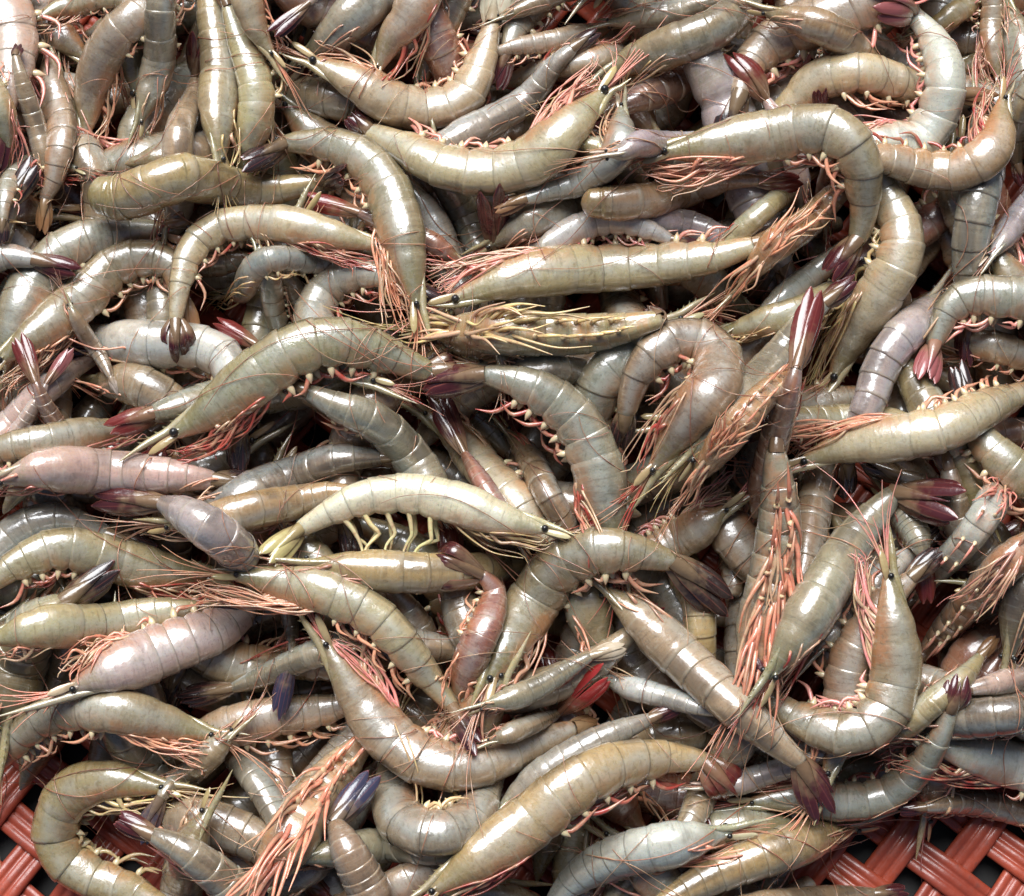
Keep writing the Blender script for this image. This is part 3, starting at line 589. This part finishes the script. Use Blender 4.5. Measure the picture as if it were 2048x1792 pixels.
def build(l, idx, visible):
    layer, w, belly, tint, limb, fan, pts, label, o = l['s']
    P, side, dip, L = l['P'], l['side'], l['dip'], l['L']
    T, B, Sd = frame(P, side, dip)
    org = np.array([P[30, 0], P[30, 1], (P[:, 2]-l['a']).min()])
    e = None
    if MERGE is None:
        e = bpy.data.objects.new('shrimp', None); C.objects.link(e); e.location = org*U; e.empty_display_size = .01
        e['label'] = filler_label(idx) if o.get('filler') else label; e['category'] = 'shrimp'; e['group'] = FG if o.get('filler') else 'fresh shrimps heaped in the basket'
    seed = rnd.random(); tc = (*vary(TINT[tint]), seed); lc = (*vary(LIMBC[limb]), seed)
    filler = o.get('filler')
    t = l['t']; hdv = l['hd']*prof(t, o); wlv = l['wl']*prof(t, o)
    cf = o.get('cf', .36)
    def at(tt, A): return np.stack([np.interp(tt, t, A[:, k]) for k in range(3)], -1)
    # carapace
    n = 18; tt = np.linspace(0, cf+.015, n); u = tt/(cf+.015)
    m = np.ones(n); m += .045*np.exp(-((u-.70)/.14)**2)-.050*np.exp(-((u-.50)/.045)**2)+.02*np.exp(-((u-.36)/.08)**2); m[-3:] += [.02, .045, .05]
    m[-1] *= .95
    Cn = at(tt, P)
    if o.get('blunt'):
        k = 5; ext = np.array([.05, .42, .7, .88, .97]); back = np.array([.20, .17, .12, .07, .03])*w*1.4
        Cn = np.vstack([Cn[:1]-back[:, None]*T[:1], Cn]); tt = np.concatenate([np.zeros(k), tt]); m = np.concatenate([ext, m])
    else:
        back = np.array([.30, .22, .12])*w
        Cn = np.vstack([Cn[:1]-back[:, None]*T[:1]-np.array([[.02], [.01], [0]])*w*B[:1], Cn]); tt = np.concatenate([np.zeros(3), tt]); m = np.concatenate([[.12, .5, .82], m])
    nn = len(tt); ed = np.zeros(nn); ed[-1] = 1; ed[-2] = .6
    V, F, pat = ring_mesh(Cn, at(tt, B), at(tt, Sd), np.interp(tt, t, hdv), np.interp(tt, t, wlv), m, tt, ed, np.full(nn, .06))
    car = mesh_obj('carapace', V, F, SHELL, pat, e, org, tc)
    # abdomen: six overlapping plates, each straighter than the curve so the outline turns in facets
    bd = cf+(1-cf)*np.array([0, .165, .335, .50, .65, .78, 1.0])
    for k in range(6):
        t0, t1 = bd[k], bd[k+1]; us = np.array([-.14, .0, .12, .35, .65, .88, 1.0, 1.07, 1.09]); tk = t0+(t1-t0)*us
        a0, a1 = at(np.array([t0, t1]), P)
        Cc = at(np.clip(tk, 0, 1), P); Ch = a0+(a1-a0)*us[:, None]; Cn = .45*Ch+.55*Cc
        if k == 5: Cn[us > 1] = a1+(a1-a0)*(us[us > 1]-1)[:, None]
        mm = np.array([.92, .955, .98, .995, 1.005, 1.02, 1.03, 1.015, .93])
        if k == 5: mm = np.array([.9, .955, .985, 1.0, 1.0, .98, .9, .72, .35])
        sc = .17*np.sin(np.clip(us, 0, 1)*math.pi)**.7 if k < 5 else np.zeros(9)
        ed = np.array([0, 0, 0, 0, 0, .35, .8, 1, 1.0])
        tkc = np.clip(tk, 0, 1)
        V, F, pat = ring_mesh(Cn, at(tkc, B), at(tkc, Sd), np.interp(tkc, t, hdv), np.interp(tkc, t, wlv), mm, tkc, ed, sc)
        mesh_obj('abdomen_segment', V, F, SHELL, pat, e, org, tc)
    # tail fan
    if fan is None: fan = (rnd.choice('mdtmd'), None, None, 7)
    fc, fx, fy, spread = fan
    fcol = (*vary(FANC[fc], .2), seed)
    end = P[-1]; Te = T[-1]
    if fx is None: ln = 1.1*w; tip = end+Te*ln; tip[2] = max(end[2]*.5+.5*P[0, 2]*0+.5*end[2]-.1*ln, 20)
    else:
        z1 = end[2]
        for _ in range(3):
            X, Y = px(fx, fy, z1); X, Y = float(X), float(Y)
            tz = float(topz(X, Y)); own = ID[gi(X, Y)]
            z1 = tz+.07*w+6
            z1 = min(max(z1, end[2]-.55*w), end[2]+4.5*w)
        tip = np.array([X, Y, z1])
    D = tip-end; ln = np.linalg.norm(D); D = D/ln; upv = np.array([0, 0, 1.0]); sv = unit(np.cross(upv, D)[None])[0]; upv = np.cross(D, sv)
    rootw = w*.44; bend_ = w*.05
    if fx is not None:
        md = (end+tip)/2
        bend_ = float(np.clip(float(topz(md[0], md[1]))+5-md[2], w*.05, w*1.1))
    bw = max(min(ln*.22, w*.36), w*.21, ln*.16); lsc = [rnd.uniform(.86, 1.05) for _ in range(4)]
    for q, (sgn, lk, wk, zz) in enumerate(((-1, .90, 1.0, -.04), (1, .90, 1.0, -.05), (-.52, 1.0, .95, .05), (.52, 1.0, .95, .04))):
        an = R(min(spread*.6, 15))*sgn*rnd.uniform(.5, 1.0); d = math.cos(an)*D+math.sin(an)*sv
        b0 = end-D*.10*w+sv*sgn*rootw*.24+upv*zz*w
        blade(b0, b0+d*ln*lk*lsc[q]+upv*rnd.uniform(-.05, .08)*w, upv+sv*(sgn*.5+rnd.uniform(-.3, .3)), bw*wk, w*.035, 'uropod', e, org, fcol, bend=bend_)
    tl = end-D*.05*w+upv*w*.10
    V, F = tube(tl+np.linspace(0, 1, 9)[:, None]*D*ln*.78+np.sin(np.linspace(0, .78, 9)*math.pi)[:, None]*upv*bend_, np.array([.15, .155, .14, .115, .09, .07, .045, .025, .008])*w, 8, .7, upv)
    aa = np.repeat(np.linspace(0, .75, 9), 8)
    mesh_obj('telson', V, F, FAN, np.stack([aa, aa*0, aa*0], 1), e, org, fcol)
    if cf < .2: return e
    # swimmerets
    big = o.get('swim') == 2
    if belly != 'U' or True:
        for k in range(5):
            tk = bd[k]+(bd[k+1]-bd[k])*.55
            c = at(np.array([tk]), P)[0]; b = at(np.array([tk]), B)[0]; s_ = at(np.array([tk]), Sd)[0]; tv = at(np.array([tk]), T)[0]
            hh = np.interp(tk, t, hdv)*.5; ww = np.interp(tk, t, wlv)*.5
            for sg in (1, -1):
                if filler and sg*s_[2] < 0: continue
                b0 = c+b*hh*.90+s_*sg*ww*.46
                if big:
                    fr = rnd.uniform(-.2, .2)
                    Q = [b0-b*4, b0+b*w*.22-tv*w*.06, b0+b*w*.46-tv*w*(.12+fr*.5), b0+b*w*.52-tv*w*(.12+fr*.5), b0+b*w*.74+tv*w*(.06+fr), b0+b*w*.98+tv*w*(.14+fr)+s_*sg*w*.05]
                    leg(np.array(Q), w*.07, w*.026, 'swimmeret', e, org, (*vary((.62, .56, .28)), seed), 6, .8)
                    continue
                b0 = b0+tv*w*.055*sg-s_*sg*w*.04
                lb = w*rnd.uniform(.18, .25)
                P1 = b0+b*lb+tv*w*rnd.uniform(-.02, .05)
                sw = rnd.uniform(.4, .95); fl_ = rnd.uniform(.2, .5); dr = 1 if rnd.random() < .85 else -.5
                V, F = tube(b0+(P1-b0)*np.linspace(-.1, 1, 7)[:, None], np.array([.044, .058, .068, .066, .052, .031, .007])*w, 7, .8)
                Qb = catmull(np.array([b0-s_*sg*w*.02, b0+b*w*.16+tv*w*.12*dr, b0+b*w*sw*fl_+tv*w*sw*.45*dr, b0+b*w*sw*fl_*rnd.uniform(.6, 1.2)+tv*w*sw*.9*dr]), 9)[0]
                V2, F2 = tube(Qb, np.array([.028, .034, .042, .045, .042, .034, .025, .015, .005])*w, 6, .6)
                al = np.concatenate([np.repeat([.2, .7, 1, 1, .9, .6, .4], 7), np.zeros(54)])
                V = np.vstack([V, V2]); F = np.vstack([F, F2+49])
                mesh_obj('swimmeret', V, F, LIMB, np.stack([al, al*0, al*0], 1), e, org, lc)
    if o.get('blunt') : return e
    # rostrum, eyes
    c0, T0, B0, S0 = P[0], T[0], B[0], Sd[0]
    hh = hdv[0]*.5; ww = wlv[0]*.5
    fwd = -T0; rl = w*rnd.uniform(.85, 1.15)
    if o.get('rost'):
        X, Y = px(o['rost'][0], o['rost'][1], c0[2]+4); rt = np.array([float(X), float(Y), c0[2]+4+.05*w])
    else: rt = c0+fwd*(rl+.2*w)-B0*.12*w
    rb = P[3]-B[3]*hdv[3]*.5*.90
    Q, rL = catmull(np.array([P[6]-B[6]*hdv[6]*.5*.92, rb, c0+fwd*.22*w-B0*hh*.78, rt*.5+.5*(c0+fwd*.2*w-B0*hh*.7)-B0*.02*w, rt]), 22)
    rw = np.interp(np.linspace(0, 1, 22), [0, .3, .6, 1], [.02, .085, .075, .008])*w
    V, F = tube(Q, rw, 8, 1.0, S0)
    # teeth along the crest
    allV, allF = [V], [F]; base = len(V)
    for k in range(6):
        i = 5+2*k; p0 = Q[i]-B0*rw[i]*.7; d = unit((Q[i+1]-Q[i])[None])[0]
        tv_ = np.array([p0-d*w*.035+S0*w*.012, p0-d*w*.035-S0*w*.012, p0+d*w*.035, p0+d*w*.055-B0*w*.075])
        allV.append(tv_); allF.append(np.array([[base, base+1, base+3, base+3], [base+1, base+2, base+3, base+3], [base+2, base, base+3, base+3]])[:, :4]); base += 4
    V = np.vstack(allV); F0 = allF[0]
    ro = mesh_obj('rostrum', V[:len(allV[0])], F0, SHELL, np.stack([np.full(len(allV[0]), .1), np.full(len(allV[0]), .45), np.zeros(len(allV[0]))], 1), car, org, (*vary([.5*a+.5*b for a, b in zip(TINT[tint], (.46, .36, .12))]), seed))
    tf = []
    for q in range(6): k = q*4; tf += [[k, k+1, k+3], [k+1, k+2, k+3], [k+2, k, k+3]]
    mesh_obj('rostrum_teeth', V[len(allV[0]):], tf, SHELL, np.zeros((24, 3)), car, org, tc, smooth=False)
    for sg in (1, -1):
        if filler and sg*S0[2] < 0: continue
        ec = c0+fwd*.16*w-B0*hh*.30+S0*sg*(ww*.80+.03*w)
        r = w*(.085 if o.get('eye') else .062); th1 = np.linspace(0, math.pi, 8); th2 = np.arange(10)/10*2*math.pi
        V = ec+r*np.stack([np.outer(np.sin(th1), np.cos(th2)), np.outer(np.sin(th1), np.sin(th2)), np.outer(np.cos(th1), np.ones(10))], -1).reshape(-1, 3)
        mesh_obj('eye', V, grid_faces(8, 10), EYE, None, car, org, tc)
        # eye stalk
        st = np.array([c0+S0*sg*ww*.4-B0*hh*.2, ec-S0*sg*r*.4])
        V, F = tube(catmull(st, 5)[0], w*.045, 6); mesh_obj('eye_stalk', V, F, SHELL, np.zeros((len(V), 3)), car, org, tc)
        # antennal scale
        s0 = c0+S0*sg*ww*.5+B0*hh*.15; s1 = s0+fwd*w*rnd.uniform(.6, .8)+S0*sg*w*.08+B0*w*rnd.uniform(.0, .14)
        blade(s0, s1, S0*sg*.9-B0*.3, w*.16, w*.02, 'antennal_scale', e, org, (*vary([.5*a+.5*b for a, b in zip(TINT[tint], (.50, .36, .15))]), seed), bend=w*.03)
        # antennules: short feelers
        for k in range(5 if not filler else 1):
            q0 = c0+fwd*w*.15+S0*sg*ww*.25; a1 = rnd.uniform(-.4, .9); a2 = rnd.uniform(-.3, .3); ll = w*rnd.choice([rnd.uniform(.6, 1.3), rnd.uniform(1.2, 2.4)])
            leg(np.array([q0, q0+fwd*ll*.4+B0*a1*ll*.15, q0+fwd*ll*.75+B0*a1*ll*.4+S0*a2*ll*.2, q0+fwd*ll+B0*a1*ll*.75+S0*a2*ll*.4]), w*.022, w*.006, 'antennule', e, org, lc, 4)
    # walking legs and mouth legs
    mode = o.get('legs', 0)
    TG = [c0+fwd*w*rnd.uniform(.0, .5)+B0*w*rnd.uniform(.25, .45), c0+fwd*w*rnd.uniform(-.5, .8)+B0*w*rnd.uniform(.45, .75)]
    nl = (20 if mode == 3 else 15 if mode > 1 else 13) if mode else (5 if not filler else 4)
    for k in range(nl):
        tk = cf*(.26+(2.1 if mode == 3 else .70)*(k+.5)/nl)
        c = at(np.array([tk]), P)[0]; b = at(np.array([tk]), B)[0]; s_ = at(np.array([tk]), Sd)[0]; tv = at(np.array([tk]), T)[0]
        h1 = np.interp(tk, t, hdv)*.5; w1 = np.interp(tk, t, wlv)*.5
        for sg in (1, -1):
            if (filler or not mode) and sg*s_[2] < -.2 and k % 2: continue
            if filler and sg*s_[2] < 0: continue
            b0 = c+b*h1*.82+s_*sg*w1*.42
            f1 = -tv; jit = lambda a: rnd.uniform(-a, a)*w
            if belly == 'U':
                reach = rnd.uniform(.6, 1.5); o2 = s_*sg*w1*rnd.uniform(-.25, .75); b0 = c+b*h1*.86+s_*sg*w1*.25
                dirn = f1 if k < 5 or mode == 3 else -f1
                Q = [b0-b*.05*w, b0+b*.12*w+dirn*.30*w*reach+o2*.5+s_*jit(.06), b0+b*(.10+rnd.uniform(0, .14))*w+dirn*.8*w*reach+o2+s_*jit(.08), b0+b*rnd.uniform(.0, .22)*w+dirn*1.3*w*reach+o2*1.2+s_*jit(.22)]
            else:
                tg = TG[rnd.choice([0, 0, 1] if mode < 2 else [0, 1, 1])]; sp = .16 if mode < 2 else .30
                en = tg+np.array([jit(sp), jit(sp), jit(sp*.4)])+s_*sg*w*.06
                dd = en-b0
                Q = [b0, b0+b*w*rnd.uniform(.02, .16)+dd*.22, b0+dd*rnd.uniform(.5, .65)+b*w*rnd.uniform(-.04, .22)+s_*jit(.10), en, en+dd*rnd.uniform(.05, .16)+b*jit(.16)+s_*jit(.1)]
            Q = np.array(Q)
            for q in range(1, 4):
                hz = float(topz(Q[q, 0], Q[q, 1]))
                if hz+3 > Q[q, 2]: Q[q, 2] = min(hz+3, max(Q[q, 2], c[2]+.35*w))
            leg(Q, w*(rnd.uniform(.045, .08) if belly == 'U' else rnd.uniform(.045, .065) if k < 2 else rnd.uniform(.022, .040)), w*.009, 'walking_leg', e, org, (*vary(lc[:3] if rnd.random() < .7 else (.56, .36, .22), .25), seed), 5, .55 if k < 2 else .8)
    # long antennae trailing over the heap
    hx, hy, hz = c0
    if not filler and visible > 60 and float(topz(hx, hy)) <= hz+l['a'][0]+.5*w:
        for sg in (1, -1):
            nst = 26; step = rnd.uniform(9, 19); cvv = rnd.uniform(-.10, .10); p = (c0+fwd*.2*w+S0*sg*ww*.3).copy(); an = math.atan2(fwd[1], fwd[0])+rnd.uniform(-.5, .5)
            Q = [p.copy()]; 
            for q in range(nst):
                cvv += rnd.uniform(-.035, .035); cvv *= .97; an += cvv; p = p+np.array([math.cos(an), math.sin(an), 0])*step; Q.append(p.copy())
            Q = np.array(Q); zz = np.maximum(topz(Q[:, 0], Q[:, 1])+6, 12); zz[0] = Q[0, 2]; zs = gsm(zz, 2.2); zs = np.maximum(zs, zz-6); zs[0] = Q[0, 2]
            Q[:, 2] = np.maximum(gsm(zs, .8), np.concatenate([[Q[0, 2]], zz[1:]-1]))
            V, F = tube(catmull(Q, 70)[0], np.linspace(w*.015, .7, 70), 4)
            mesh_obj('antenna', V, F, LIMB, np.zeros((len(V), 3)), e, org, (*vary(rnd.choice([(.30, .11, .07), (.42, .18, .11), (.20, .09, .06), (.46, .28, .18)])), seed))
    return e
nb = 0
keep = set(np.argsort(-vis[:len(fill)])[:min(len(fill), 298-len(S))].tolist())
for i, l in enumerate(LAY):
    if ALL[i][8].get('filler') and (vis[i] <= 30 or i not in keep): continue
    build(l, i, vis[i]); nb += 1
# beyond the 300 that show largest: the rest of the bottom layer as one mass
MERGE = []
for i in range(len(fill)):
    if i not in keep and vis[i] > 4: build(LAY[i], i, vis[i])
parts_, MERGE = MERGE, None
if parts_:
    off = 0; vv_, ff_, pp_ = [], [], []
    for v, f, pt in parts_: vv_.append(v); ff_.append(f+off); pp_.append(pt); off += len(v)
    mo = mesh_obj('buried_shrimps', np.vstack(vv_), np.vstack(ff_), SHELL, np.vstack(pp_), None, (0, 0, 0), (*TINT['brown'], .37))
    mo['kind'] = 'stuff'; mo['label'] = 'mass of brown shrimps buried at the bottom of the heap'; mo['category'] = 'shrimps'
print('built', nb)

# ---------------------------------------------------------------- woven plastic basket floor under the heap
basket = bpy.data.objects.new('basket', None); C.objects.link(basket)
basket['label'] = 'red woven plastic basket under the shrimps, bare in both bottom corners'; basket['category'] = 'basket'
PIT, SW = 116.0, 68.0
ANG = R(53)
hx0, hy0 = px(1817, 1766, 0)
A1 = np.array([-math.sin(ANG), math.cos(ANG)]); A2 = np.array([math.cos(ANG), math.sin(ANG)])
OFF = np.array([float(hx0), float(hy0)])+.5*PIT*(A1+A2)
EXT = 2900
def strip(k, d):
    a = ANG if d == 0 else ANG-math.pi/2
    ax = np.array([math.cos(a), math.sin(a)]); pe = np.array([-ax[1], ax[0]])
    s_ = np.arange(-EXT, EXT, 12.0); q_ = s_[:, None]*ax+k*PIT*pe+OFF
    s_ = s_[(np.abs(q_[:, 0]) < 1250) & (np.abs(q_[:, 1]) < 1130)]; n = len(s_)
    if n < 8: return
    ph = s_/PIT*math.pi+(0 if (k+d) % 2 == 0 else math.pi)
    zc = 9.0*np.cos(ph)-4
    # cross profile: three rounded ridges on a flat strip
    q = np.linspace(-.5, .5, 19); ridge = 5.5*np.abs(np.cos(q*3*math.pi))**.6
    top = np.stack([q*SW, ridge+3.0], 1); bot = np.array([[.5*SW, -6], [-.5*SW, -6]])
    cs = np.vstack([top, bot]); m = len(cs)
    V = np.zeros((n, m, 3)); V[..., :2] = s_[:, None, None]*ax+(k*PIT+cs[None, :, 0:1])*pe+OFF; V[..., 2] = zc[:, None]+cs[None, :, 1]
    mesh_obj('woven_strip', V.reshape(-1, 3), grid_faces(n, m), PLASTIC, None, basket, (0, 0, 0))
for k in range(-25, 26):
    strip(k, 0); strip(k, 1)
# dark ground below the basket
g = np.array([[-40000, -40000, -60], [40000, -40000, -60], [40000, 40000, -60], [-40000, 40000, -60]])
go = mesh_obj('ground', g, [[0, 1, 2, 3]], GROUND, None, None); go['kind'] = 'structure'
